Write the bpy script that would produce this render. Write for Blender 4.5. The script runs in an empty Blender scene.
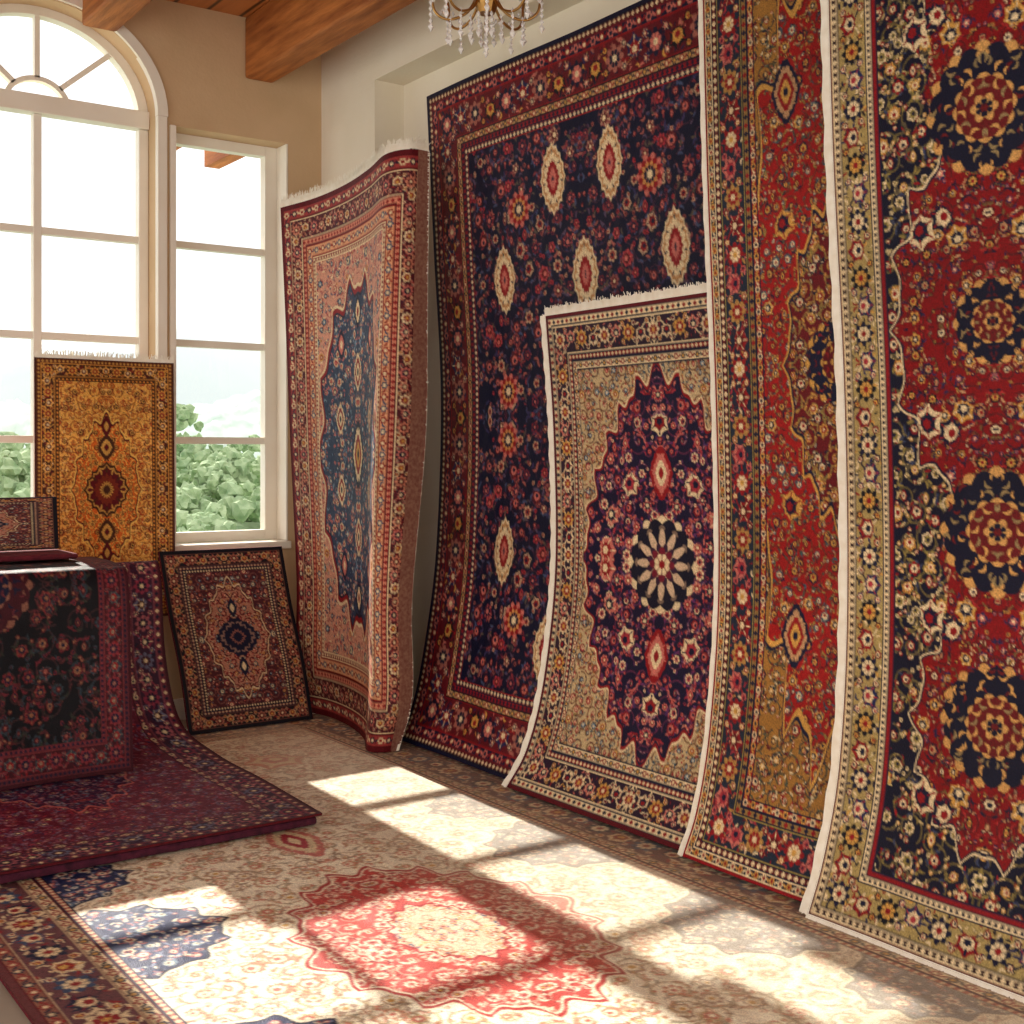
import bpy, math, numpy as np
from mathutils import Vector
rng=np.random.default_rng(7)
S=bpy.context.scene
def lin(c):
    c=np.array(c,float)/255.
    return np.where(c<=.04045,c/12.92,((c+.055)/1.055)**2.4)
# ---------------------------------------------------------------- materials
def new_mat(name):
    m=bpy.data.materials.new(name); m.use_nodes=True
    nt=m.node_tree; b=nt.nodes['Principled BSDF']; return m,nt,b
def mat_noise(name,c1,c2,scale=5,rough=.8,bump=.1,bscale=40,metal=0,spec=.3,stretch=(1,1,1)):
    m,nt,b=new_mat(name); N=nt.nodes; L=nt.links
    tc=N.new('ShaderNodeTexCoord'); mp=N.new('ShaderNodeMapping'); mp.inputs['Scale'].default_value=stretch
    L.new(tc.outputs['Object'],mp.inputs[0])
    n=N.new('ShaderNodeTexNoise'); n.inputs['Scale'].default_value=scale; n.inputs['Detail'].default_value=6
    L.new(mp.outputs[0],n.inputs['Vector'])
    r=N.new('ShaderNodeValToRGB'); r.color_ramp.elements[0].position=.3; r.color_ramp.elements[1].position=.7
    r.color_ramp.elements[0].color=(*lin(c1),1); r.color_ramp.elements[1].color=(*lin(c2),1)
    L.new(n.outputs[0],r.inputs[0]); L.new(r.outputs[0],b.inputs['Base Color'])
    b.inputs['Roughness'].default_value=rough; b.inputs['Metallic'].default_value=metal
    b.inputs['Specular IOR Level'].default_value=spec
    if bump>0:
        n2=N.new('ShaderNodeTexNoise'); n2.inputs['Scale'].default_value=bscale; n2.inputs['Detail'].default_value=4
        L.new(mp.outputs[0],n2.inputs['Vector'])
        bp=N.new('ShaderNodeBump'); bp.inputs['Strength'].default_value=bump; bp.inputs['Distance'].default_value=.01
        L.new(n2.outputs[0],bp.inputs['Height']); L.new(bp.outputs[0],b.inputs['Normal'])
    return m
M_wall=mat_noise('wall_tan_plaster',(200,170,132),(212,182,144),3,.9,.15,60)
M_wallr=mat_noise('wall_cream_plaster',(234,224,202),(240,231,212),3,.9,.15,60)
M_white=mat_noise('painted_window_frame',(236,228,212),(244,238,224),4,.5,.03,60)
M_wood=mat_noise('beam_wood',(132,72,34),(200,126,64),4,.6,.4,20,stretch=(5,.6,5))
M_stone=mat_noise('floor_stone',(150,140,126),(178,168,152),2,.6,.1,30)
M_fr=mat_noise('fringe_cotton',(238,230,210),(250,246,232),30,.9,.1,200)
M_back=mat_noise('rug_backing',(150,110,90),(120,70,60),60,.95,.2,300)
M_edge=mat_noise('rug_edge_binding',(110,24,34),(70,14,26),60,.95,.2,300)
M_brass=mat_noise('brass',(150,110,60),(190,150,90),10,.3,0,metal=1)
M_darkw=mat_noise('dark_wood',(60,34,20),(88,52,30),6,.5,.1,30,stretch=(1,8,1))
def mat_pile():
    m,nt,b=new_mat('rug_wool_pile'); N=nt.nodes; L=nt.links
    a=N.new('ShaderNodeAttribute'); a.attribute_name='Col'
    tc=N.new('ShaderNodeTexCoord')
    n=N.new('ShaderNodeTexNoise'); n.inputs['Scale'].default_value=220; n.inputs['Detail'].default_value=2
    L.new(tc.outputs['Object'],n.inputs['Vector'])
    mr=N.new('ShaderNodeMapRange'); mr.inputs[3].default_value=.45; mr.inputs[4].default_value=1.5
    L.new(n.outputs[0],mr.inputs[0])
    mx=N.new('ShaderNodeVectorMath'); mx.operation='SCALE'
    L.new(a.outputs['Color'],mx.inputs[0]); L.new(mr.outputs[0],mx.inputs['Scale'])
    L.new(mx.outputs[0],b.inputs['Base Color'])
    b.inputs['Roughness'].default_value=.55; b.inputs['Specular IOR Level'].default_value=.22
    n3=N.new('ShaderNodeTexNoise'); n3.inputs['Scale'].default_value=6; n3.inputs['Detail'].default_value=2; L.new(tc.outputs['Object'],n3.inputs['Vector'])
    bp0=N.new('ShaderNodeBump'); bp0.inputs['Strength'].default_value=.6; bp0.inputs['Distance'].default_value=.03; L.new(n3.outputs[0],bp0.inputs['Height'])
    bp=N.new('ShaderNodeBump'); bp.inputs['Strength'].default_value=.45; bp.inputs['Distance'].default_value=.005
    L.new(n.outputs[0],bp.inputs['Height']); L.new(bp0.outputs[0],bp.inputs['Normal']); L.new(bp.outputs[0],b.inputs['Normal'])
    return m
M_pile=mat_pile()
# ---------------------------------------------------------------- mesh helpers
def empty(name,loc=(0,0,0)):
    e=bpy.data.objects.new(name,None); e.location=loc; S.collection.objects.link(e); e.empty_display_size=.1; return e
def mk(name,verts,faces,mat,parent=None,smooth=False):
    me=bpy.data.meshes.new(name); me.from_pydata([tuple(v) for v in verts],[],[tuple(f) for f in faces]); me.update()
    if smooth: me.shade_smooth()
    if mat: me.materials.append(mat)
    o=bpy.data.objects.new(name,me); S.collection.objects.link(o)
    if parent: o.parent=parent
    return o
BF=[(0,3,2,1),(4,5,6,7),(0,1,5,4),(1,2,6,5),(2,3,7,6),(3,0,4,7)]
def boxv(x0,x1,y0,y1,z0,z1): return [(x0,y0,z0),(x1,y0,z0),(x1,y1,z0),(x0,y1,z0),(x0,y0,z1),(x1,y0,z1),(x1,y1,z1),(x0,y1,z1)]
def boxes(name,bl,mat,parent=None,bevel=0):
    V=[];F=[]
    for b in bl:
        o=len(V); V+=boxv(*b); F+=[tuple(i+o for i in f) for f in BF]
    ob=mk(name,V,F,mat,parent)
    if bevel:
        md=ob.modifiers.new('bevel','BEVEL'); md.width=bevel; md.segments=2; md.limit_method='ANGLE'
    return ob
def fast_grid(name,P,mat,col=None,parent=None):
    ny,nx=P.shape[:2]; me=bpy.data.meshes.new(name)
    me.vertices.add(nx*ny); me.vertices.foreach_set('co',P.reshape(-1).astype(np.float32))
    i=np.arange((ny-1)*(nx-1)); r=i//(nx-1); c=i%(nx-1); a=r*nx+c
    q=np.stack([a,a+nx,a+nx+1,a+1],1).astype(np.int32)
    me.loops.add(q.size); me.loops.foreach_set('vertex_index',q.reshape(-1))
    me.polygons.add(len(q)); me.polygons.foreach_set('loop_start',(np.arange(len(q))*4).astype(np.int32))
    me.update(calc_edges=True); me.validate(); me.shade_smooth()
    if col is not None:
        at=me.color_attributes.new('Col','FLOAT_COLOR','POINT')
        cc=np.ones((nx*ny,4),np.float32); cc[:,:3]=col.reshape(-1,3); at.data.foreach_set('color',cc.reshape(-1))
    me.materials.append(mat); o=bpy.data.objects.new(name,me); S.collection.objects.link(o)
    if parent: o.parent=parent
    return o
# ---------------------------------------------------------------- rug surface
def cr(P,per=24):
    n=len(P); E=np.concatenate([[2*P[0]-P[1]],P,[2*P[-1]-P[-2]]],0); out=[]
    for i in range(n-1):
        p0,p1,p2,p3=E[i],E[i+1],E[i+2],E[i+3]
        for t in np.arange(per)/per:
            out.append(.5*((2*p1)+(-p0+p2)*t+(2*p0-5*p1+4*p2-p3)*t*t+(-p0+3*p1-3*p2+p3)*t**3))
    out.append(P[-1]); return np.array(out)
def resamp(P,n):
    d=np.linalg.norm(np.diff(P,axis=0),axis=-1)
    d=d.reshape(len(d),-1).mean(1); s=np.concatenate([[0],np.cumsum(d)]); s/=s[-1]
    t=np.linspace(0,1,n); j=np.clip(np.searchsorted(s,t)-1,0,len(s)-2); f=((t-s[j])/(s[j+1]-s[j])).reshape(-1,*([1]*(P.ndim-1)))
    return P[j]*(1-f)+P[j+1]*f
def surf(ctrl,nx,ny):
    C=np.array(ctrl,float)
    A=resamp(cr(C),ny); B=resamp(cr(A.transpose(1,0,2)),nx).transpose(1,0,2); return B
def unit(v): return v/(np.linalg.norm(v,axis=-1,keepdims=True)+1e-9)
def fringe(name,E,D,length,spacing,parent,ribbon=.012,jit=.25,w=.0035,seed=1):
    r=np.random.default_rng(seed); seg=np.linalg.norm(np.diff(E,axis=0),axis=1); s=np.concatenate([[0],np.cumsum(seg)])
    n=max(4,int(s[-1]/spacing)); ts=np.sort(np.linspace(0,s[-1],n)+r.normal(0,spacing*.3,n)).clip(0,s[-1])
    f=lambda A,t:np.stack([np.interp(t,s,A[:,k]) for k in range(3)],-1)
    B=f(E,ts); DD=unit(f(D,ts)); T=unit(f(np.gradient(E,axis=0),ts)); NN=np.cross(T,DD)
    V=[];F=[]
    L=length*(1+r.normal(0,.15,n)); a=r.normal(0,jit,n); b=r.normal(0,jit*.5,n); cur=r.normal(0,jit,n)
    for i in range(n):
        for k in range(4):
            t=k/3; p=B[i]+DD[i]*L[i]*t+T[i]*L[i]*(a[i]*t+cur[i]*t*t*.6)+NN[i]*L[i]*abs(b[i])*t
            ww=w*(1-.5*t); V+=[p-T[i]*ww,p+T[i]*ww]
        o=i*8
        for k in range(3): F.append((o+2*k,o+2*k+1,o+2*k+3,o+2*k+2))
    if ribbon>0:
        m=80; tt=np.linspace(0,s[-1],m); B2=f(E,tt); D2=unit(f(D,tt)); o=len(V)
        for i in range(m):
            V+=[B2[i]-D2[i]*.004,B2[i]+D2[i]*ribbon*(1+.12*math.sin(i*1.7))]
            if i: F.append((o+2*i-2,o+2*i-1,o+2*i+1,o+2*i))
    return mk(name,V,F,M_fr,parent)
def rug(name,img,ctrl,off,edges={},thick=.008):
    ny,nx=img.shape[:2]; P=surf(ctrl,nx,ny)
    e=empty(name); fast_grid('pile',P,M_pile,img,e)
    off=np.array(off,float)
    my,mx=90,40; iy=np.linspace(0,ny-1,my).round().astype(int); ix=np.linspace(0,nx-1,mx).round().astype(int)
    Fp=P[np.ix_(iy,ix)]; B=Fp+off*thick
    fast_grid('backing',B,M_back,None,e)
    ring=[(0,j) for j in range(mx)]+[(i,mx-1) for i in range(1,my)]+[(my-1,j) for j in range(mx-2,-1,-1)]+[(i,0) for i in range(my-2,0,-1)]
    V=[];F=[]
    for k,(i,j) in enumerate(ring): V+=[Fp[i,j]-off*.0015,B[i,j]+off*.001]
    n=len(ring)
    for k in range(n): a=2*k;b=2*((k+1)%n); F.append((a,a+1,b+1,b))
    mk('edge_binding',V,F,M_edge,e)
    q=6
    for side,(ln,rb,sp) in edges.items():
        if side=='top': E,D=P[0],P[0]-P[q]
        elif side=='bottom': E,D=P[-1],P[-1]-P[-1-q]
        elif side=='left': E,D=P[:,0],P[:,0]-P[:,q]
        else: E,D=P[:,-1],P[:,-1]-P[:,-1-q]
        fringe(side+'_fringe',E-off*.001,D,ln,sp,e,rb,seed=len(name)+len(side))
    return e
# ---------------------------------------------------------------- rug painter
class Q:
    def __init__(s,W,H,step,bg,ky=1.):
        s.W,s.H,s.step,s.ky=W,H,step,ky
        s.nx=int(round(W/2/step))*2; s.ny=int(round(H/2/step))*2; s.p=step/2; s.k=1/s.p
        s.xs=(np.arange(s.nx)+.5)*s.p; s.ys=(np.arange(s.ny)+.5)*s.p
        s.img=np.empty((s.ny,s.nx,3)); s.img[:]=lin(bg); s.clip=np.ones((s.ny,s.nx),bool)
        s.D=np.minimum(s.xs[None,:],s.ys[:,None]/ky)
    def win(s,cx,cy,R):
        i0=max(0,int((cx-R)*s.k));i1=min(s.nx,int((cx+R)*s.k)+2);j0=max(0,int((cy-R)*s.k));j1=min(s.ny,int((cy+R)*s.k)+2)
        if i0>=i1 or j0>=j1: return None
        return (slice(j0,j1),slice(i0,i1)),s.xs[i0:i1][None]-cx,s.ys[j0:j1][:,None]-cy
    def put(s,sl,m,c): m=m&s.clip[sl]; s.img[sl][m]=c
    def ros(s,cx,cy,r,cols,n=8,sq=1.,ph=0,lb=.34,fr=None):
        w=s.win(cx,cy,r*1.1)
        if w is None: return
        sl,dx,dy=w; dy=dy/sq; rr=np.hypot(dx,dy); th=np.arctan2(dy,dx)+ph
        f=rr/(r*(1-lb+lb*np.abs(np.cos(n*th/2)))); K=len(cols); f2=rr/(r*(1-lb*.5+lb*.5*np.abs(np.sin(n*th/2))))
        F=fr or ([(1,),(1,.5),(1,.62,.28),(1,.7,.45,.2)][K-1] if K<=4 else [1-k/K*.95 for k in range(K)])
        for k,c in enumerate(cols): s.put(sl,(f if k%2==0 else f2)<F[k],lin(c))
        if K>=3 and not fr: s.put(sl,(f<F[1])&(rr>r*F[-1]*1.1)&(np.abs(np.sin(n*th/2))<.22),lin(cols[0]))
    def star(s,cx,cy,r,cols,n=12):
        g=np.random.default_rng(int(cx*1000+cy*777))
        s.ros(cx,cy,r,[cols[2],cols[0]],n,lb=.26,fr=(1,.95))
        for i in range(n):
            a=2*math.pi*(i+.5)/n
            for q in (.86,.76,.68,.6): s.leaf(cx+r*q*math.cos(a+g.uniform(-.2,.2)),cy+r*q*math.sin(a+g.uniform(-.2,.2)),r*g.uniform(.05,.09),g.uniform(0,6),cols[[1,2,3][int(g.integers(3))]],.5)
        s.ros(cx,cy,r*.52,[cols[2],cols[3]],n,lb=.12,fr=(1,.9))
        for i in range(n):
            a=2*math.pi*i/n; s.leaf(cx+r*.34*math.cos(a),cy+r*.34*math.sin(a),r*.085,a+.7,cols[1] if i%2 else cols[2],.5)
        s.ros(cx,cy,r*.22,[cols[2],cols[0],cols[3]],6)
    def palm(s,cx,cy,r,ang,cols):
        w=s.win(cx,cy,r*1.1)
        if w is None: return
        sl,dx,dy=w; rr=np.hypot(dx,dy); th=np.arctan2(dy,dx)-ang
        f=rr/(r*(.4+.6*((1+np.cos(th))/2)**.8)*(1-.22*np.abs(np.sin(3.5*th)))); K=len(cols)
        for k,c in enumerate(cols): s.put(sl,f<(1-k/K),lin(c))
        s.put(sl,(f<.9)&(f>.45)&(np.abs(np.sin(3.5*th))<.2),lin(cols[-1]))
    def alm(s,cx,cy,a,b,cols,p=1.35,amp=.06,n=7,fr=None):
        w=s.win(cx,cy,max(a,b)*1.1)
        if w is None: return
        sl,dx,dy=w; X=dx/a;Y=dy/b; th=np.arctan2(Y,X)
        f=(np.abs(X)**p+np.abs(Y)**p)**(1/p)+amp*np.abs(np.sin(n*th)); K=len(cols)
        for k,c in enumerate(cols):
            q=fr[k] if fr else 1-k/K; s.put(sl,f<q,lin(c))
        if K>=4:
            for i in range(14):
                t=2*math.pi*(i+.5)/14; q=.72; x=a*q*math.copysign(abs(math.cos(t))**1.3,math.cos(t)); y=b*q*math.copysign(abs(math.sin(t))**1.3,math.sin(t))
                s.leaf(cx+x,cy+y,min(a,b)*.13,t,cols[(i%2)*2-1])
    def leaf(s,cx,cy,l,ang,c,kk=.3):
        w=s.win(cx,cy,l*1.05)
        if w is None: return
        sl,dx,dy=w; a=dx*math.cos(ang)+dy*math.sin(ang); b=-dx*math.sin(ang)+dy*math.cos(ang)
        s.put(sl,(a/l)**2+((b+kk*a*a/l*1.2)/(.34*l))**2<1,lin(c))
    def line(s,X,Y,wd,c):
        r=max(0,wd*s.k/2); R=int(math.ceil(r)); c=lin(c); ix=(X*s.k).astype(int); iy=(Y*s.k).astype(int)
        for a in range(-R,R+1):
            for b in range(-R,R+1):
                if a*a+b*b<=r*r+.3:
                    x=ix+a;y=iy+b; ok=(x>=0)&(x<s.nx)&(y>=0)&(y<s.ny); x=x[ok];y=y[ok]; o=s.clip[y,x]; s.img[y[o],x[o]]=c
    def floral(s,mask,sp,vine,leaves,flowers,seed,vw=.0045,dens=1.,fz=1.):
        r=np.random.default_rng(seed); old=s.clip; s.clip=old&mask
        pts=[]; j=0; y=0
        while y<s.H/2+sp*.5:
            x=(sp*.5 if j%2 else 0)
            while x<s.W/2+sp*.5:
                px=x+r.normal(0,sp*.16); py=y+r.normal(0,sp*.16)
                ii=min(s.nx-1,max(0,int(px*s.k)));jj=min(s.ny-1,max(0,int(py*s.k)))
                a0=max(0,jj-8);b0=max(0,ii-8)
                if s.clip[a0:jj+9,b0:ii+9].any(): pts.append((px,py,j))
                x+=sp
            y+=sp*.86; j+=1
        for k,(x,y,j) in enumerate(pts):
            d=1 if (k+j)%2 else -1; ph=r.uniform(0,6.28); R=sp*r.uniform(.5,.66)
            t=np.linspace(0,1,int(R*9/s.p)); rho=R*(1-.75*t); th=ph+d*t*7
            s.line(x+rho*np.cos(th),y+rho*np.sin(th),vw,vine)
            for q in range(int(12*dens)):
                tt=r.uniform(0,.85); rh=R*(1-.75*tt)+r.normal(0,sp*.06); a=ph+d*tt*7
                s.leaf(x+rh*math.cos(a),y+rh*math.sin(a),sp*r.uniform(.07,.17),a+r.uniform(-1,1)+1.2,leaves[r.integers(len(leaves))],r.uniform(-.6,.6))
        for k,(x,y,j) in enumerate(pts):
            fl=flowers[r.integers(len(flowers))]; z=r.random(); sz=r.uniform(.6,1.15)*fz
            if z<.42: s.ros(x,y,sp*.27*sz,fl,int(r.integers(5,9)),ph=r.uniform(0,6))
            elif z<.85: s.palm(x,y,sp*.42*sz,r.uniform(0,6.28),fl)
            else: s.alm(x,y,sp*.17*sz,sp*.28*sz,fl)
            for q in range(3):
                a=r.uniform(0,6.28); rd=sp*r.uniform(.4,.58)
                s.palm(x+rd*math.cos(a),y+rd*math.sin(a),sp*.13,a,flowers[r.integers(len(flowers))][:2])
        s.clip=old
    def band(s,d0,d1,bg,kind,cols,line=None,seed=1):
        r=np.random.default_rng(seed); m=(s.D>=d0)&(s.D<d1); s.img[m]=lin(bg)
        old=s.clip; s.clip=m; w=d1-d0; c=(d0+d1)/2
        runs=[(0,c,s.W/2,c*s.ky,s.ky),(1,c*s.ky,s.H/2,c,1.)]
        for ax,a0,a1,cc,kk in runs:
            def pos(t,o): return (t,cc+o*(s.ky if ax==0 else 1)) if ax==0 else (cc+o,t)
            if kind=='main':
                n=max(2,int(round((a1-a0)/(w*.8)))); st=(a1-a0)/n
                t=np.linspace(a0-st,a1,int((a1-a0+st)/s.p*1.5)); o=w*.27*np.sin((t-a0)/st*math.pi)
                X,Y=pos(t,o); s.line(X+0*t,Y+0*t,.005,cols[0][0]); X,Y=pos(t,-o); s.line(X+0*t,Y+0*t,.004,cols[-1][1])
                for i in range(n+1):
                    for q in range(18):
                        x,y=pos(a0+i*st+r.uniform(-.5,.5)*st,r.uniform(-.46,.46)*w); s.leaf(x,y,w*r.uniform(.05,.12),r.uniform(0,6.28),cols[r.integers(len(cols))][r.integers(2)],r.uniform(-.6,.6))
                for i in range(n+1):
                    x,y=pos(a0+i*st,0); cl=cols[i%len(cols)]
                    if i%2==0: s.ros(x,y,w*.36,cl,8)
                    else: s.palm(x,y,w*.42,(math.pi/2 if ax==0 else 0)+(math.pi if i%4==1 else 0),cl)
                    for sg in (-1,1):
                        x,y=pos(a0+(i+.5)*st,sg*w*.3); s.palm(x,y,w*.17,r.uniform(0,6.28),cols[(i+1)%len(cols)][:3])
            elif kind=='guard':
                n=max(4,int(round((a1-a0)/(w*1.15)))); st=(a1-a0)/n
                for i in range(n+1):
                    x,y=pos(a0+i*st,0); s.ros(x,y,w*.40,cols[i%len(cols)],6)
                    x,y=pos(a0+(i+.5)*st,0); s.leaf(x,y,w*.3,.8 if i%2 else -.8,cols[(i+1)%len(cols)][0])
            elif kind=='dots':
                n=max(4,int(round((a1-a0)/(w*1.0)))); st=(a1-a0)/n
                for i in range(n+1):
                    x,y=pos(a0+i*st,0); s.ros(x,y,w*.34,cols[i%len(cols)][:1],4)
        s.clip=old
        if line is not None:
            for q in (d0,d1-.005): s.img[(s.D>=q)&(s.D<q+.005)]=lin(line)
    def shape(s,a,b,p,amp,n,cx=0,cy=0):
        X=(s.xs[None]-(s.W/2-cx))/a; Y=(s.ys[:,None]-(s.H/2-cy))/b; th=np.arctan2(Y,X)
        return (np.abs(X)**p+np.abs(Y)**p)**(1/p)+amp*np.abs(np.sin(n*th))+.02*np.sin(3*n*th)
    def done(s,seed=0,con=1.12):
        q=s.img; q=np.concatenate([q,q[:,::-1]],1); q=np.concatenate([q,q[::-1]],0)
        q=q.reshape(q.shape[0]//2,2,q.shape[1]//2,2,3).mean((1,3)); r=np.random.default_rng(seed)
        q=np.clip(q,0,1)**con*1.03
        ny,nx=q.shape[:2]
        ab=np.interp(np.arange(ny),np.linspace(0,ny,14),1+r.normal(0,.06,14))[:,None,None]
        return np.clip(q*ab*(1+r.normal(0,.11,(ny,nx,1))),0.002,1)
NAVY=(20,24,56);NV2=(34,42,86);RED=(146,22,30);DRED=(100,16,28);MAR=(72,16,32);CR=(224,204,164);IV=(238,226,198);PINK=(200,118,106);SAL=(208,138,112)
GOLD=(204,158,82);TEAL=(64,96,108);GRN=(92,108,80);BLK=(16,16,30);SLATE=(56,76,108);ROSE=(170,58,68);OLV=(150,134,74);LB=(120,146,164);BRN=(80,44,26)
F_navy=[(PINK,RED,CR),(CR,PINK,DRED),(ROSE,NAVY,PINK),(GOLD,RED,CR),(RED,CR,NAVY)]
F_nv=[(ROSE,DRED,PINK),((150,90,84),DRED,CR),((120,40,56),NAVY,PINK),(DRED,PINK,NAVY),((190,160,130),RED,NAVY)]
F_red=[(NAVY,CR,ROSE),(CR,NAVY,GOLD),(GOLD,NAVY,CR),(NV2,PINK,CR),(BLK,GOLD,RED)]
F_cream=[(RED,PINK,CR),(NAVY,LB,CR),(ROSE,CR,RED),(GOLD,RED,CR),(TEAL,CR,NAVY)]
def build(W,H,step,bands,field,shapes,motifs=[],ky=1.,seed=0,con=1.12):
    q=Q(W,H,step,bands[0][1],ky); d=0
    for i,b in enumerate(bands):
        q.band(d,d+b[0],b[1],b[2],b[3],b[4],seed+i); d+=b[0]
    fm=q.D>=d; q.img[fm]=lin(field[0])
    layers=[(fm,field)]
    for sh in shapes:
        f=q.shape(*sh['g']); layers.append(((f<1)&fm,(sh['bg'],sh.get('fl')),f,sh.get('ol',[])))
    for i,l in enumerate(layers):
        m=l[0].copy()
        if i>0:
            f=l[2]; q.img[m]=lin(l[1][0])
            w=1.
            for (wd,c) in l[3]:
                q.img[m&(f<w)&(f>=w-wd)]=lin(c); w-=wd
            m&=f<w
        if i+1<len(layers): mm=m&~layers[i+1][0]
        else: mm=m
        if l[1][1]: q.floral(mm,*l[1][1])
    q.clip=fm
    for mo in motifs:
        k,x,y=mo[:3]; getattr(q,k)(q.W/2-x,q.H/2-y,*mo[3:])
    return q.done(seed,con)
# ---- designs
def d_navy():
    b=[(.022,NAVY,'n',[],None),(.03,DRED,'dots',[(CR,)],BLK),(.055,NAVY,'guard',[(RED,CR),(PINK,NAVY)],RED),(.17,(104,22,34),'main',[(NAVY,PINK,CR),(NV2,RED,CR),((170,110,96),NAVY,CR),(BLK,GOLD,RED)],RED),(.04,(186,150,104),'guard',[(RED,CR),(NAVY,GOLD)],BLK),(.03,RED,'dots',[(NAVY,)],NAVY),(.03,NAVY,'dots',[(CR,)],RED)]
    fl=(.12,(90,50,70),[(136,58,66),(96,80,104),(76,88,120),(166,100,90),(96,86,74),(60,56,96)],F_nv,3,.0045,1.1,.95)
    A=lambda x,y,z=1.:('alm',x,y,.09*z,.17*z,[CR,(190,140,90),CR,RED,PINK,NAVY],1.6,.1,8,(1,.9,.8,.55,.35,.15))
    mo=[A(.2,1.08),A(0,.62,1.05),A(.6,.66),('ros',.46,.98,.09,[PINK,RED,GOLD,NAVY,CR],10),('ros',.6,.12,.09,[PINK,RED,GOLD,NAVY,CR],10),A(0,.05)]
    return build(2.5,3.4,.006,b,((14,18,50),fl),[],mo,1.,11)
def d_far():
    b=[(.02,DRED,'n',[],None),(.05,(160,64,62),'guard',[(CR,RED),(NAVY,CR)],DRED),(.085,(88,26,38),'main',[(SAL,DRED,CR),(CR,RED,GOLD),(PINK,NAVY,CR)],CR),(.03,SAL,'dots',[(RED,)],DRED),(.05,(214,160,120),'guard',[(RED,CR),(SLATE,CR)],RED),(.025,(140,46,50),'dots',[(CR,)],CR)]
    return build(1.45,3.04,.0062,b,((206,152,128),(.085,(150,60,60),[ROSE,SLATE,CR],F_cream,5)),
      [dict(g=(.49,1.02,2.3,.10,7),bg=(48,66,92),ol=[(.02,CR),(.03,RED),(.015,NAVY)],fl=(.085,(90,96,116),[(130,100,100),PINK,(30,40,70),LB],[(CR,RED,PINK),(PINK,NAVY,CR),(NAVY,LB,CR)],6))],
      [('alm',0,0,.1,.2,[NAVY,CR,RED,GOLD,NAVY]),('alm',0,.45,.06,.11,[CR,RED,CR,NAVY]),('alm',.24,.2,.05,.09,[CR,RED,CR,NAVY]),('alm',.22,.62,.05,.09,[NAVY,PINK,CR]),('alm',0,.78,.05,.1,[NAVY,CR,RED])],1.5,12)
def d_med():
    b=[(.016,DRED,'n',[],None),(.03,CR,'dots',[(RED,),(NAVY,)],NAVY),(.10,(50,26,50),'main',[(CR,RED,GOLD),(PINK,NAVY,CR),(GOLD,RED,CR),(CR,NAVY,RED)],CR),(.024,RED,'dots',[(CR,)],NAVY),(.034,CR,'guard',[(RED,CR),(NAVY,GOLD)],NAVY)]
    fl=(.085,(96,44,74),[ROSE,PINK,(110,54,104),(160,120,126),(70,50,100)],[(PINK,RED,CR),(ROSE,NAVY,CR),(CR,ROSE,NAVY),(RED,PINK,NAVY)],8)
    return build(1.41,2.2,.0048,b,((196,174,134),(.055,(130,96,70),[RED,OLV,TEAL,(160,120,84),NAVY,DRED],F_cream,7)),
      [dict(g=(.53,.86,1.6,.08,12),bg=(26,18,54),ol=[(.014,CR),(.02,RED),(.012,NAVY)],fl=fl)],
      [('alm',0,.38,.07,.12,[RED,PINK,CR,RED]),('palm',0,.6,.07,math.pi/2,[CR,RED,NAVY]),('palm',.2,.34,.07,.8,[CR,ROSE,NAVY]),('palm',.36,.04,.08,0,[PINK,RED,CR]),('palm',.32,.2,.06,.6,[PINK,NAVY,CR]),
       ('ros',0,0,.205,[CR,(22,20,44),(130,110,96),(22,20,44)],12,1.,0,.25,(1,.94,.8,.76)),('ros',0,0,.15,[(206,180,150),(60,34,60),CR,ROSE],12,1.,0,.6,(1,.62,.42,.25)),('ros',0,0,.075,[(120,30,50),CR,RED],8)],1.3,13)
def d_tall():
    b=[(.015,RED,'n',[],None),(.035,NAVY,'guard',[(CR,RED),(GOLD,RED)],CR),(.03,DRED,'dots',[(CR,)],NAVY),(.13,(34,46,64),'main',[(RED,CR,GOLD),(PINK,ROSE,NAVY),((180,140,80),RED,CR),(RED,DRED,CR)],OLV),(.03,(150,120,70),'dots',[(RED,),(NAVY,)],NAVY),(.035,RED,'guard',[(CR,NAVY),(GOLD,NAVY)],NAVY)]
    return build(1.25,3.64,.005,b,((164,120,58),(.07,(84,80,60),[NAVY,RED,(70,90,80),CR,DRED],[(RED,CR,NAVY),(NAVY,GOLD,CR)],9)),
      [dict(g=(.44,1.5,2.2,.13,9),bg=(160,26,26),ol=[(.012,NAVY),(.02,GOLD)],fl=(.07,(120,50,40),[NAVY,(70,90,80),OLV,(190,150,110),TEAL,DRED],[(NAVY,GOLD,RED),(GOLD,NAVY,CR),(TEAL,CR,RED),(DRED,GOLD,NAVY)],10)),
       dict(g=(.26,.62,1.6,.12,8),bg=(110,22,30),ol=[(.03,GOLD),(.03,NAVY)],fl=(.07,(150,120,70),[NAVY,OLV,GOLD],[(NAVY,CR,RED),(GOLD,RED,CR)],14))],
      [('star',0,0,.15,[NAVY,RED,GOLD,DRED],12),('alm',.2,.95,.07,.12,[NAVY,(190,150,110),RED,GOLD,NAVY]),('palm',.24,.5,.07,.4,[GOLD,NAVY,RED])],1.,14)
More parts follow.
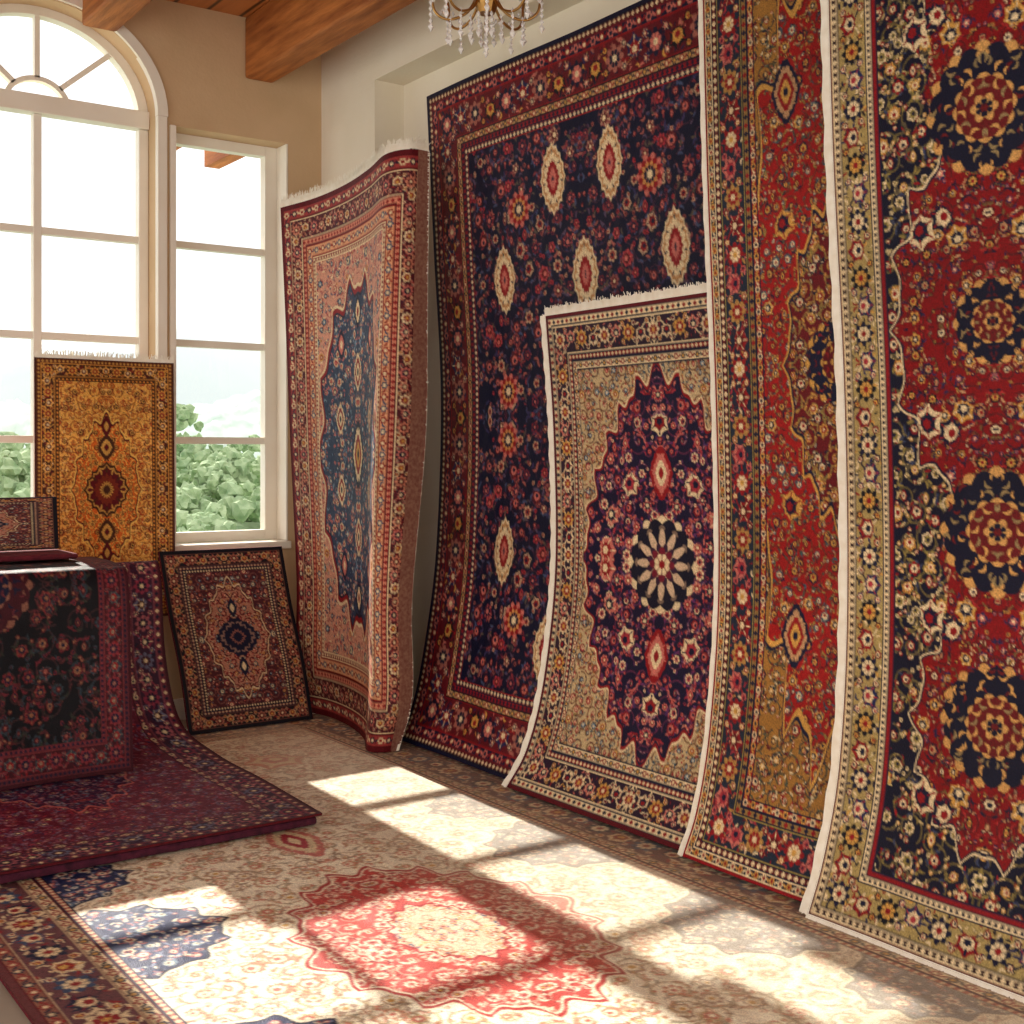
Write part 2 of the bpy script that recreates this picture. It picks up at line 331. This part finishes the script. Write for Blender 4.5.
def d_right():
    b=[(.012,DRED,'n',[],None),(.026,(60,30,34),'dots',[(CR,)],CR),(.115,(172,152,98),'main',[(NAVY,CR,RED),(RED,CR,NAVY),(BLK,GOLD,RED),(NV2,CR,ROSE)],NAVY),(.02,NAVY,'dots',[(CR,)],CR),(.024,RED,'n',[],NAVY)]
    def RS(x,y,z,n=12): return [('star',x,y,.185*z,[(18,20,48),(150,130,90),(206,160,96),(110,24,28)],n)]
    mo=RS(0,0,.7,10)+RS(0,.62,1.05)+RS(0,1.19,1.0,14)
    for y in (.3,.9,1.45): mo+=[('palm',.24,y,.07,.5,[CR,NAVY,RED]),('palm',.14,y+.03,.06,2.5,[NAVY,CR,RED]),('palm',.1,y-.05,.05,4.5,[GOLD,NAVY,CR])]
    sc=(.07,(100,26,30),[NAVY,(120,100,60),(190,150,110),NV2,DRED,(170,50,50)],[(NAVY,(190,150,110),RED),(GOLD,NAVY,CR),(NV2,PINK,CR),(BLK,GOLD,RED),(DRED,CR,NAVY)],16)
    return build(1.13,3.8,.0045,b,((16,18,46),(.08,(110,98,62),[(200,180,130),OLV,(100,90,70),RED,(60,70,100)],[(CR,OLV,NAVY),(GOLD,CR,RED),(RED,CR,NAVY)],15)),
      [dict(g=(.31,.42,1.8,.14,7,0,1.2),bg=(136,12,20),ol=[(.018,CR),(.018,NAVY)],fl=sc),dict(g=(.2,.3,2,.1,5,0,.7),bg=(136,12,20),fl=sc),
       dict(g=(.37,.6,2.2,.13,8),bg=(136,12,20),ol=[(.015,CR),(.015,NAVY)],fl=sc)],mo,1.,15)
def d_floor():
    b=[(.03,(110,54,56),'n',[],None),(.05,(150,100,80),'guard',[(RED,CR),(NAVY,CR)],DRED),(.17,(108,66,70),'main',[(NAVY,CR,RED),(CR,RED,GOLD),(SLATE,CR,RED)],CR),(.05,CR,'guard',[(RED,CR),(NAVY,GOLD)],DRED),(.03,(170,80,70),'dots',[(CR,)],NAVY)]
    pal=[((200,140,110),IV,(196,100,84)),((190,166,124),(200,110,92),IV),((176,146,124),IV,GOLD)]
    cream=(244,233,208)
    bl=(.085,(100,110,144),[(130,140,170),IV,NAVY,(180,100,92)],[(IV,RED,NAVY),(LB,IV,NAVY),((190,104,96),IV,NAVY)],27)
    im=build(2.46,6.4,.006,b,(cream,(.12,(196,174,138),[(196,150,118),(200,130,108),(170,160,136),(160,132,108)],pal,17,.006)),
      [dict(g=(.36,.34,1.8,.12,6,.86,.5),bg=(30,40,82),ol=[(.04,IV),(.04,NAVY)],fl=bl),dict(g=(.3,.26,1.7,.12,6,.9,1.12),bg=(30,40,82),ol=[(.04,IV),(.04,NAVY)],fl=bl),
       dict(g=(.50,.72,1.7,.10,9),bg=(190,70,62),ol=[(.02,IV),(.03,(170,50,48)),(.015,IV)],fl=(.085,(230,180,156),[IV,(230,170,146),(140,36,40)],[(IV,RED,GOLD),(IV,PINK,RED)],18)),
       dict(g=(.2,.28,1.5,.1,8),bg=(232,200,170),ol=[(.06,(160,36,40))],fl=(.07,PINK,[RED,GOLD,SLATE],pal,19))],
      [('alm',0,1.1,.10,.24,[PINK,CR,ROSE,CR]),('ros',0,1.8,.2,[PINK,CR,SAL,CR],12),('palm',.5,2.35,.2,1,[SAL,CR,PINK,CR])],1.,17,1.)
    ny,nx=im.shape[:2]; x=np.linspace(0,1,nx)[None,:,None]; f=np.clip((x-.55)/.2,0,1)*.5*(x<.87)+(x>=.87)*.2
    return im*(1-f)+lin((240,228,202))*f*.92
def d_gold():
    b=[(.012,BRN,'n',[],None),(.02,(110,54,30),'dots',[(GOLD,)],None),(.07,(80,42,28),'main',[((214,156,72),RED,GOLD),((230,176,92),DRED,CR)],(210,150,66)),(.02,(220,148,58),'dots',[(BRN,)],BRN)]
    return build(.74,1.36,.0045,b,((230,178,92),(.05,(180,106,46),[DRED,(190,100,46),(236,202,132)],[(DRED,GOLD,BRN),((190,80,30),GOLD,RED)],20)),
      [dict(g=(.2,.42,1.6,.1,8),bg=(214,110,42),ol=[(.03,(240,200,110)),(.03,DRED)],fl=(.045,(238,186,96),[DRED,GOLD],[(GOLD,DRED,GOLD),(DRED,GOLD,BRN)],21))],
      [('alm',0,0,.13,.15,[BRN,GOLD,DRED,(130,50,30),GOLD,BRN],1.5,.1,8,(1,.9,.84,.6,.35,.25)),('alm',0,.22,.05,.07,[BRN,GOLD,DRED]),('alm',0,.33,.03,.06,[DRED,GOLD])],1.,18)
def d_small():
    b=[(.022,BLK,'n',[],None),(.075,(24,20,34),'main',[((170,110,90),DRED,CR),((190,160,120),RED,GOLD)],(110,70,60)),(.02,(100,34,44),'dots',[((190,160,130),)],NAVY),(.016,(50,26,36),'dots',[(CR,)],None)]
    return build(.74,1.04,.0045,b,((84,34,42),(.05,(130,80,74),[(150,90,80),(130,90,76),NAVY],F_cream,22)),
      [dict(g=(.2,.36,1.5,.1,8),bg=(184,130,108),ol=[(.03,CR),(.03,DRED)],fl=(.045,DRED,[RED,NAVY,CR],F_cream,23))],
      [('alm',0,0,.13,.12,[NAVY,(150,120,110),NAVY,(150,100,90),NAVY],1.5,.1,7,(1,.8,.72,.4,.3)),('alm',0,.17,.03,.06,[NAVY,CR])],1.,19)
def d_dark():
    b=[(.016,MAR,'n',[],None),(.02,(100,40,50),'dots',[(NAVY,)],None),(.085,(76,20,34),'main',[((140,54,62),NAVY,(160,110,96)),((60,70,80),RED,(150,130,110))],(120,50,56)),(.02,NAVY,'dots',[((130,54,62),)],(110,44,54))]
    return build(1.2,1.5,.005,b,((12,12,24),(.1,(64,40,44),[(92,44,48),(56,60,50),(46,60,70),(112,40,52)],[((124,46,50),NAVY,(150,104,76)),((104,34,42),(150,110,84),NAVY),((56,74,84),MAR,(160,94,84))],24)),[],
      [('star',0,0,.18,[MAR,(110,44,54),(140,96,80),NAVY],12)],1.,20)
def d_pile():
    b=[(.018,MAR,'n',[],None),(.03,(120,50,66),'dots',[(CR,),(NAVY,)],None),(.12,(66,30,58),'main',[((150,56,80),NAVY,CR),((110,110,134),MAR,CR),((166,96,104),NAVY,CR)],(150,84,96)),(.035,(124,50,72),'guard',[(CR,NAVY),(NAVY,PINK)],MAR)]
    F=[((160,84,96),MAR,CR),((126,110,134),MAR,CR),((150,44,70),NAVY,PINK)]
    return build(1.5,2.9,.0055,b,((108,36,58),(.075,(146,86,104),[NV2,(136,124,150),(172,128,134),ROSE],F,25)),
      [dict(g=(.4,.9,1.5,.1,9),bg=(64,38,72),ol=[(.02,PINK)],fl=(.07,(150,86,102),[(150,56,80),LB,(180,146,144)],F,26))],[],1.,21)
# ---------------------------------------------------------------- place rugs
def wallrug(prof,ys,wav=.012,ph=0):
    rows=[]
    for (z,x) in prof:
        row=[]
        for j,y in enumerate(ys):
            f=1+.5*math.sin(z*1.3+ph)
            row.append((x+wav*math.sin(j*1.9+ph+z*.5)*f*(1 if z>.1 else .4),y,z))
        rows.append(row)
    return rows
yr=lambda a,b,n:[a+(b-a)*i/(n-1) for i in range(n)]
FL=.022
rug('hanging_persian_rug',d_navy(),wallrug([(3.38,3.44),(2.6,3.48),(1.8,3.52),(1.0,3.49),(.5,3.42),(.2,3.35),(FL+.01,3.27)],yr(5.60,3.10,7),.012,.4),(1,0,0),{})
cols_top=[(3.08,6.60),(3.17,6.33),(3.20,6.03),(3.18,5.74),(3.14,5.50),(3.20,5.38),(3.31,5.37)]
cols_mid=[(3.14,6.60),(3.20,6.33),(3.21,6.02),(3.15,5.71),(3.04,5.42),(3.12,5.33),(3.27,5.34)]
cols_low=[(3.17,6.58),(3.23,6.33),(3.22,6.02),(3.15,5.71),(3.03,5.44),(3.09,5.36),(3.21,5.37)]
cols_bot=[(3.22,6.54),(3.26,6.32),(3.23,6.02),(3.15,5.74),(3.04,5.51),(3.08,5.43),(3.16,5.42)]
def crow(c,z0,z1): return [(x,y,z0+(z1-z0)*min(1.,(6.6-y)/1.22)) for i,(x,y) in enumerate(c)]
rug('curled_persian_rug',d_far(),[crow(cols_top,2.92,3.03),crow([((a[0]+b[0])/2,(a[1]+b[1])/2) for a,b in zip(cols_top,cols_mid)],2.3,2.35),crow(cols_mid,1.6,1.6),crow(cols_low,.8,.8),crow(cols_low,.3,.3),crow(cols_bot,FL,FL)],(1,0,0),{'top':(.05,.035,.004),'right':(.012,.012,.01)})
rug('medallion_persian_rug',d_med(),[[(x+.012*j/4,y+dy*(1-j/4),z) for j,y in enumerate(yr(4.43,3.04,5))] for z,x,dy in [(2.12,3.34,0),(1.6,3.385,.0),(1.0,3.395,.0),(.5,3.345,.02),(.2,3.275,.05),(FL+.006,3.20,.10)]],(1,0,0),{'top':(.035,.03,.005),'left':(.018,.035,.005)})
rug('hanging_persian_rug',d_tall(),wallrug([(3.62,3.26),(2.6,3.29),(1.7,3.335),(1.0,3.345),(.5,3.30),(.2,3.235),(FL+.008,3.165)],yr(3.37,2.2,6),.006,1.5),(1,0,0),{'left':(.016,.022,.005)})
rug('hanging_persian_rug',d_right(),wallrug([(3.78,3.17),(2.6,3.21),(1.7,3.27),(1.0,3.285),(.5,3.25),(.2,3.175),(FL+.004,3.10)],yr(2.715,1.59,6),.006,.2),(1,0,0),{'left':(.02,.032,.005),'bottom':(.16,.01,.005)})
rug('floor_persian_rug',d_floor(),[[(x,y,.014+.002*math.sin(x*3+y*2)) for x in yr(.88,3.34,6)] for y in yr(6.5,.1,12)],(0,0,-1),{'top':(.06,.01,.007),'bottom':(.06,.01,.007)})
st=rug('gold_persian_rug',d_gold(),[[(x,6.68+.015*math.sin(x*9)+dy,z) for x in yr(1.744,2.483,5)] for z,dy in [(2.01,0.02),(1.6,0.01),(1.1,0),(.62,-.01)]],(0,1,0),{'top':(.035,.015,.006)})
rug('small_persian_rug',d_small(),[[(a+(.72)*t,y,z) for t in (0,.33,.66,1)] for a,y,z in [(2.375,6.62,.975),(2.40,6.54,.65),(2.43,6.44,.33),(2.445,6.36,.02)]],(0,1,0),{},.02)
rug('draped_persian_rug',d_pile(),[[(a+(b-a)*t,y,z) for t in (0,.25,.5,.75,1)] for a,b,y,z in [(.75,2.17,6.24,.55),(.75,2.17,6.2,.88),(.75,2.17,6.10,.975),(.75,2.17,6.02,.9),(.75,2.18,5.98,.5),(.76,2.22,5.88,.2),(.78,2.29,5.6,.09),(.8,2.30,5.1,.075),(.82,2.28,4.5,.07)]],(0,.4,-1),{})
rk=rug('draped_persian_rug',d_dark(),[[(.68+(1.85-.68)*t,y+.012*math.sin(t*9+z*3),z) for t in (0,.25,.5,.75,1)] for y,z in [(6.23,.80),(6.17,.985),(6.0,1.01),(5.68,1.0),(5.56,.94),(5.52,.5),(5.48,.105)]],(0,.7,-.4),{})
rug('small_persian_rug',d_small(),[[(x,y,z) for x in yr(1.0,1.70,4)] for y,z in [(6.14,1.30),(6.12,1.18),(6.10,1.055)]],(0,1,0),{},.02)
def slab(name,x0,x1,y0,y1,z0,z1,mat):
    return boxes(name,[(x0,x1,y0,y1,z0,z1)],mat,None,min(.012,(z1-z0)*.45))
M_purp=mat_noise('stacked_rug_wool',(96,34,56),(50,18,34),25,.9,.3,120)
M_purp2=mat_noise('stacked_rug_wool_red',(120,40,50),(80,22,34),30,.9,.3,120)
slab('folded_rug',.82,2.27,4.52,5.75,.021,.055,M_purp)
slab('folded_rug',.95,1.72,5.85,6.2,1.022,1.048,M_purp2)
boxes('rack_frame',[(.8,1.82,5.62,6.16,.88,.93),(1.82,2.12,6.04,6.16,.86,.93),(.82,.9,6.05,6.15,.0,.88),(2.02,2.1,6.05,6.15,.0,.88),(.82,2.1,6.07,6.13,.25,.31)],M_darkw,rk,.006)
boxes('stand_posts',[(1.86,1.90,6.735,6.765,0,1.97),(2.33,2.37,6.735,6.765,0,1.97),(1.78,2.45,6.73,6.77,1.93,1.97),(1.84,1.92,6.73,6.84,0,.04),(2.31,2.39,6.73,6.84,0,.04)],M_darkw,st,.004)
rl=empty('hanging_rail')
boxes('rails',[(3.465,3.49,2.9,5.5,3.33,3.355),(3.3,3.32,1.5,3.45,3.58,3.60)],M_brass,rl)
boxes('brackets',[(3.48,3.655,y-.01,y+.01,3.33,3.35) for y in (3.2,4.3,5.4)]+[(3.31,3.655,y-.01,y+.01,3.58,3.6) for y in (1.7,2.5,3.3)]+[(3.2,3.465,6.55,6.57,2.88,2.90)],M_brass,rl)
# ---------------------------------------------------------------- room
YB=6.86; ZC=4.06; T=.24
boxes('floor',[(-3,3.9,-2,YB+T,-.1,0)],M_stone)
M_plank,nt,b=new_mat('ceiling_planks'); N=nt.nodes; L=nt.links
tc=N.new('ShaderNodeTexCoord'); wv=N.new('ShaderNodeTexWave'); wv.bands_direction='X'; wv.inputs['Scale'].default_value=1.6; wv.inputs['Distortion'].default_value=0
nn=N.new('ShaderNodeTexNoise'); mp=N.new('ShaderNodeMapping'); mp.inputs['Scale'].default_value=(10,.8,10); nn.inputs['Scale'].default_value=3; nn.inputs['Detail'].default_value=6
L.new(tc.outputs['Object'],mp.inputs[0]); L.new(mp.outputs[0],nn.inputs['Vector']); L.new(tc.outputs['Object'],wv.inputs['Vector'])
r1=N.new('ShaderNodeValToRGB'); r1.color_ramp.elements[0].color=(*lin((160,90,42)),1); r1.color_ramp.elements[1].color=(*lin((214,140,76)),1)
r2=N.new('ShaderNodeValToRGB'); r2.color_ramp.elements[0].position=.0; r2.color_ramp.elements[0].color=(.12,.12,.12,1); r2.color_ramp.elements[1].position=.06; r2.color_ramp.elements[1].color=(1,1,1,1)
mx=N.new('ShaderNodeMix'); mx.data_type='RGBA'; mx.blend_type='MULTIPLY'; mx.inputs[0].default_value=1
L.new(nn.outputs[0],r1.inputs[0]); L.new(wv.outputs['Fac'],r2.inputs[0]); L.new(r1.outputs[0],mx.inputs[6]); L.new(r2.outputs[0],mx.inputs[7]); L.new(mx.outputs[2],b.inputs['Base Color'])
boxes('ceiling',[(-3,3.9,-2,YB+T,ZC,ZC+.1)],M_plank)
boxes('wall_right',[(3.47,3.9,6.2,YB+T,0,ZC),(3.47,3.9,-2,6.2,3.62,ZC),(3.66,3.9,-2,6.2,0,3.62)],M_wallr)
LX0,LX1=1.23,2.45; XC=1.84; RX=.61; RZ=.53; ZS=3.40; SILL=.98; RX0,RX1,RZT=2.55,3.25,3.36
V=[];F=[]
for bx in [(-3,LX0,YB,YB+T,0,ZC),(LX0,LX1,YB,YB+T,0,SILL),(LX1,RX0,YB,YB+T,0,ZC),(RX0,RX1,YB,YB+T,0,SILL),(RX0,RX1,YB,YB+T,RZT,ZC),(RX1,3.47,YB,YB+T,0,ZC)]:
    o=len(V); V+=boxv(*bx); F+=[tuple(i+o for i in f) for f in BF]
na=32; arc=[(XC-RX*math.cos(math.pi*i/na),ZS+RZ*math.sin(math.pi*i/na)) for i in range(na+1)]
for i in range(na):
    (xa,za),(xb,zb)=arc[i],arc[i+1]; o=len(V)
    V+=[(xa,YB,za),(xb,YB,zb),(xb,YB,ZC),(xa,YB,ZC),(xa,YB+T,za),(xb,YB+T,zb),(xb,YB+T,ZC),(xa,YB+T,ZC)]
    F+=[(o,o+1,o+2,o+3),(o+5,o+4,o+7,o+6),(o,o+4,o+5,o+1)]
mk('wall_back',V,F,M_wall)
def arcband(name,r0,r1,y0,y1,parent,mat,zs=ZS,rr=RZ/RX,full=math.pi,n=40,xc=XC):
    V=[];F=[]
    for i in range(n+1):
        a=math.pi-full*i/n
        for r in (r0,r1):
            for y in (y0,y1): V.append((xc+r*math.cos(a),y,zs+r*rr*math.sin(a)))
    for i in range(n):
        a=4*i;b=a+4; F+=[(a,b,b+2,a+2),(a+1,a+3,b+3,b+1),(a,a+1,b+1,b),(a+2,b+2,b+3,a+3)]
    return mk(name,V,F,mat,parent)
M_glass,nt,b=new_mat('window_glass'); N=nt.nodes; L=nt.links
tr=N.new('ShaderNodeBsdfTransparent'); gl=N.new('ShaderNodeBsdfGlossy'); gl.inputs['Roughness'].default_value=.02; ms=N.new('ShaderNodeMixShader'); ms.inputs[0].default_value=.04
L.new(tr.outputs[0],ms.inputs[1]); L.new(gl.outputs[0],ms.inputs[2]); L.new(ms.outputs[0],N['Material Output'].inputs[0])
Y0,Y1=7.0,7.07
w1=empty('window_1')
f=.055
boxes('frame',[(LX0+.001,LX0+f,Y0,Y1,SILL+.012,ZS-.052),(LX1-f,LX1-.001,Y0,Y1,SILL+.012,ZS-.052),(LX0+f+.001,LX1-f-.001,Y0,Y1,SILL+.012,SILL+.07),(LX0+.001,LX1-.001,Y0-.02,Y1,ZS-.05,ZS+.05),(XC-.022,XC+.022,Y0+.003,Y1-.003,SILL+.072,ZS-.052)]
  +[(LX0+f,LX1-f,Y0+.008,Y1-.008,z-.02,z+.02) for z in (1.585,2.15,2.72)],M_white,w1,.004)
arcband('arch_frame',RX-.055,RX-.001,Y0,Y1,w1,M_white)
arcband('fan_arc',.15,.18,Y0+.01,Y1-.01,w1,M_white)
V=[];F=[]
for a in (math.radians(45),math.radians(90),math.radians(135)):
    c,s_=math.cos(a),math.sin(a)*RZ/RX; p=Vector((-s_,c)).normalized()*.014
    A=(XC+.17*c,ZS+.17*s_);Bq=(XC+.58*c,ZS+.58*s_); o=len(V)
    for y in (Y0+.01,Y1-.01): V+=[(A[0]-p[0],y,A[1]-p[1]),(Bq[0]-p[0],y,Bq[1]-p[1]),(Bq[0]+p[0],y,Bq[1]+p[1]),(A[0]+p[0],y,A[1]+p[1])]
    F+=[tuple(i+o for i in q) for q in BF]
mk('fan_spokes',V,F,M_white,w1)
arcband('arch_casing',RX-.004,RX+.055,YB-.025,YB+.02,w1,M_white,rr=(RZ+.01)/RX)
boxes('side_casing',[(LX0-.055,LX0+.004,YB-.025,YB+.02,SILL,ZS),(LX1-.004,LX1+.05,YB-.025,YB+.02,SILL,ZS)],M_white,w1,.003)
boxes('sill',[(LX0-.08,LX1+.04,YB-.05,Y0+.02,SILL-.035,SILL+.01)],M_white,w1,.005)
mk('glass',[(LX0,7.035,SILL),(LX1,7.035,SILL),(LX1,7.035,ZS),(LX0,7.035,ZS)],[(0,1,2,3)],M_glass,w1)
w2=empty('window_2')
fr2=.085
boxes('frame',[(RX0+.001,RX0+.05,Y0,Y1,SILL+.012,RZT-.001),(RX1-fr2,RX1-.001,Y0,Y1,SILL+.012,RZT-.001),(RX0+.051,RX1-fr2-.001,Y0+.001,Y1-.001,SILL+.012,SILL+.07),(RX0+.051,RX1-fr2-.001,Y0+.001,Y1-.001,RZT-.06,RZT-.001)]+[(RX0+.05,RX1-fr2,Y0+.008,Y1-.008,z-.02,z+.02) for z in (1.585,2.15,2.72)],M_white,w2)
boxes('casing',[(RX0-.03,RX0+.004,YB-.02,YB+.02,SILL+.011,RZT)],M_white,w2,.003)
boxes('reveal_lining',[(RX1-.012,RX1-.002,YB+.001,Y0-.002,SILL+.012,RZT-.002)],M_white,w2)
boxes('sill',[(RX0-.02,RX1-.001,YB-.05,Y0+.02,SILL-.035,SILL+.01)],M_white,w2,.005)
mk('glass',[(RX0,7.035,SILL),(RX1,7.035,SILL),(RX1,7.035,RZT),(RX0,7.035,RZT)],[(0,1,2,3)],M_glass,w2)
def beam(x0,x1,z0,y0=-2,y1=YB): return boxes('ceiling_beam',[(x0,x1,y0,y1,z0,ZC)],M_wood,None,.018)
beam(2.97,3.15,3.70); beam(2.03,2.22,3.82); beam(1.0,1.2,3.82); beam(-.1,.1,3.82)
boxes('eave_rafter',[(2.62,2.72,7.09,7.6,3.33,3.45),(3.02,3.12,7.09,7.6,3.33,3.45)],M_wood)
boxes('baseboard_back',[(-3,3.47,YB-.015,YB,0,.12)],M_white)
# ---------------------------------------------------------------- chandelier
ch=empty('crystal_chandelier'); CX,CY,CZ=2.54,3.72,3.15
def tube(name,paths,r,mat):
    cu=bpy.data.curves.new(name,'CURVE'); cu.dimensions='3D'; cu.bevel_depth=r; cu.bevel_resolution=2
    for p in paths:
        sp=cu.splines.new('BEZIER'); sp.bezier_points.add(len(p)-1)
        for i,q in enumerate(p): sp.bezier_points[i].co=q; sp.bezier_points[i].handle_left_type=sp.bezier_points[i].handle_right_type='AUTO'
    cu.materials.append(mat); o=bpy.data.objects.new(name,cu); S.collection.objects.link(o); o.parent=ch
arms=[];beads=[];cand=[]
for k in range(8):
    a=k*math.pi/4+.2; c,s_=math.cos(a),math.sin(a)
    arms.append([(CX+r*c,CY+r*s_,CZ+z) for r,z in [(.02,.02),(.09,-.07),(.17,-.07),(.20,.03)]])
    arms.append([(CX+r*c,CY+r*s_,CZ+z) for r,z in [(.02,.3),(.1,.34),(.15,.26),(.19,.2)]])
    cand.append((CX+.20*c,CY+.20*s_,CZ+.03))
    for j in range(6): beads.append((CX+.20*c,CY+.20*s_,CZ-.0-.022*j,.009+.004*(j==5)))
    for j in range(5): beads.append((CX+.13*c,CY+.13*s_,CZ-.08-.02*j,.008+.005*(j==4)))
    for j in range(4): beads.append((CX+.06*math.cos(a+.3),CY+.06*math.sin(a+.3),CZ-.08-.022*j,.008+.005*(j==3)))
    a2=a+math.pi/4
    for j in range(1,12):
        t=j/12; q=a+t*(a2-a); beads.append((CX+.20*math.cos(q),CY+.20*math.sin(q),CZ+.03-.11*4*t*(1-t)*.6,.0075))
    for j in range(1,14):
        t=j/14; beads.append((CX+(.20-.17*t)*c,CY+(.20-.17*t)*s_,CZ+.03+.3*t-.14*4*t*(1-t)*.5,.007))
for j in range(6): beads.append((CX,CY,CZ-.06-.025*j,.011+.002*(j==5)))
tube('arms',arms,.005,M_brass); tube('stem',[[(CX,CY,CZ-.05),(CX,CY,CZ+.4),(CX,CY,ZC)]],.008,M_brass)
V=[];F=[]
for x,y,z,r in beads:
    o=len(V); h=r*1.5; V+=[(x+r,y,z),(x,y+r,z),(x-r,y,z),(x,y-r,z),(x,y,z+h),(x,y,z-h)]
    F+=[(o+i,o+(i+1)%4,o+4) for i in range(4)]+[(o+(i+1)%4,o+i,o+5) for i in range(4)]
M_cry,nt,b=new_mat('crystal'); b.inputs['Base Color'].default_value=(.97,.95,.92,1); b.inputs['Roughness'].default_value=.05; b.inputs['Transmission Weight'].default_value=.35
mk('crystals',V,F,M_cry,ch)
M_can=mat_noise('candle_wax',(230,220,196),(240,232,212),5,.5,0)
boxes('candles',[(x-.009,x+.009,y-.009,y+.009,z,z+.09) for x,y,z in cand],M_can,ch,.004)
V=[];F=[]
for (rb,rt,z0,z1) in [(.03,.045,CZ-.06,CZ-.02),(.045,.02,CZ-.02,CZ+.05),(.02,.035,CZ+.28,CZ+.34),(.06,.06,ZC-.03,ZC)]:
    o=len(V); n=16
    for i in range(n):
        a=2*math.pi*i/n; V+=[(CX+rb*math.cos(a),CY+rb*math.sin(a),z0),(CX+rt*math.cos(a),CY+rt*math.sin(a),z1)]
    for i in range(n): j=(i+1)%n; F.append((o+2*i,o+2*j,o+2*j+1,o+2*i+1))
    F.append(tuple(o+2*i for i in range(n))[::-1]); F.append(tuple(o+2*i+1 for i in range(n)))
mk('hub',V,F,M_brass,ch)
# ---------------------------------------------------------------- exterior
def ridge(name,y0,dep,x0,x1,top,amp,zb,mat,seed,nx=400,ny=60,hf=1.,parent=None):
    r=np.random.default_rng(seed); X=np.linspace(x0,x1,nx); Yv=np.linspace(0,1,ny); P=np.zeros((ny,nx,3))
    base=sum(a*np.sin(X*w*6.28/(x1-x0)+p) for a,w,p in zip((1,.5,.25,.12),(2,5,11,23),r.uniform(0,6,4)))
    for j,t in enumerate(Yv):
        h=zb+(top-zb+amp*base)*math.sin(t*math.pi/2)**.8
        bump=r.normal(0,1,nx); bump=np.convolve(bump,np.ones(3)/3,'same')*hf
        P[j,:,0]=X+r.normal(0,.1,nx)*hf; P[j,:,1]=y0+dep*t+bump*.5; P[j,:,2]=h+bump*.6
    return fast_grid(name,P,mat,None,parent)
mh=mat_noise('far_hill_haze',(196,208,212),(204,214,218),.05,1,0)  # pale tint: distance haze painted into the hill colour
mh2=mat_noise('mid_hill_woods_haze',(150,170,164),(172,188,180),.25,1,0)  # woods colour with bluish distance haze painted in
mt=mat_noise('tree_foliage_haze',(118,144,108),(172,190,154),2.2,1,0)  # foliage greens lightened to paint in the haze
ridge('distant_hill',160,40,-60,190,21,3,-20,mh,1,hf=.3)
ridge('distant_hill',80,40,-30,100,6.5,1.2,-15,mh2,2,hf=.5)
r=np.random.default_rng(5)
bpy.ops.mesh.primitive_ico_sphere_add(subdivisions=2,radius=1); tb=bpy.context.object; base=np.array([v.co[:] for v in tb.data.vertices]); fb=[tuple(p.vertices) for p in tb.data.polygons]; bpy.data.objects.remove(tb)
tg=empty('tree_grove')
V=[];F=[]
# each tree = a cluster of many small irregular leaf clumps
for i in range(420):
    x=r.uniform(4,46);y=r.uniform(26,58); R=r.uniform(.5,1.1); top=-1.4+.11*(y-26)+r.normal(0,.45)
    for k in range(14):
        d=r.normal(0,1,3); d/=np.linalg.norm(d); d[2]=abs(d[2])*1.2-.2
        c=np.array([x,y,top-R*.6])+d*R*r.uniform(.5,1.); rr=R*r.uniform(.2,.4); o=len(V)
        n=1+r.normal(0,.26,len(base)); P=base*n[:,None]*rr+c; V+=P.tolist(); F+=[tuple(a+o for a in f_) for f_ in fb]
mk('canopies',V,F,mt,tg,False)
ridge('wooded_slope',22,34,-10,60,.3,.3,-7,mt,9,hf=.2,parent=tg)
boxes('outside_ground',[(-60,190,8,230,-22,-21)],mh2)
# ---------------------------------------------------------------- light
W=bpy.data.worlds.new('sky'); S.world=W; W.use_nodes=True; nt=W.node_tree; N=nt.nodes; L=nt.links; bg=N['Background']
tc=N.new('ShaderNodeTexCoord'); sx=N.new('ShaderNodeSeparateXYZ'); L.new(tc.outputs['Generated'],sx.inputs[0])
mr=N.new('ShaderNodeMapRange'); mr.inputs[1].default_value=-.4; mr.inputs[2].default_value=.6; L.new(sx.outputs['Y'],mr.inputs[0])
mx=N.new('ShaderNodeMix'); mx.data_type='RGBA'; mx.inputs[6].default_value=(1.86,1.74,1.6,1); mx.inputs[7].default_value=(1.5,1.51,1.53,1); L.new(mr.outputs[0],mx.inputs[0])
L.new(mx.outputs[2],bg.inputs[0]); bg.inputs[1].default_value=1.
sd=bpy.data.lights.new('sun','SUN'); sd.energy=9.5; sd.angle=math.radians(.8); sd.color=(1,.93,.82)
so=bpy.data.objects.new('sun',sd); S.collection.objects.link(so); so.rotation_euler=Vector((-.03,-1,-.66)).to_track_quat('-Z','Y').to_euler(); so.location=(2,12,8)
# ---------------------------------------------------------------- camera
cd=bpy.data.cameras.new('camera'); co=bpy.data.objects.new('camera',cd); S.collection.objects.link(co); S.camera=co
cd.sensor_width=36; cd.lens=36*1250/1024; cd.shift_y=-(512-455)/1024
co.location=(0,0,1.5); co.rotation_euler=(math.pi/2,0,-math.radians(35.5)); cd.clip_end=1000
S.view_settings.view_transform='Standard'; S.view_settings.look='None'
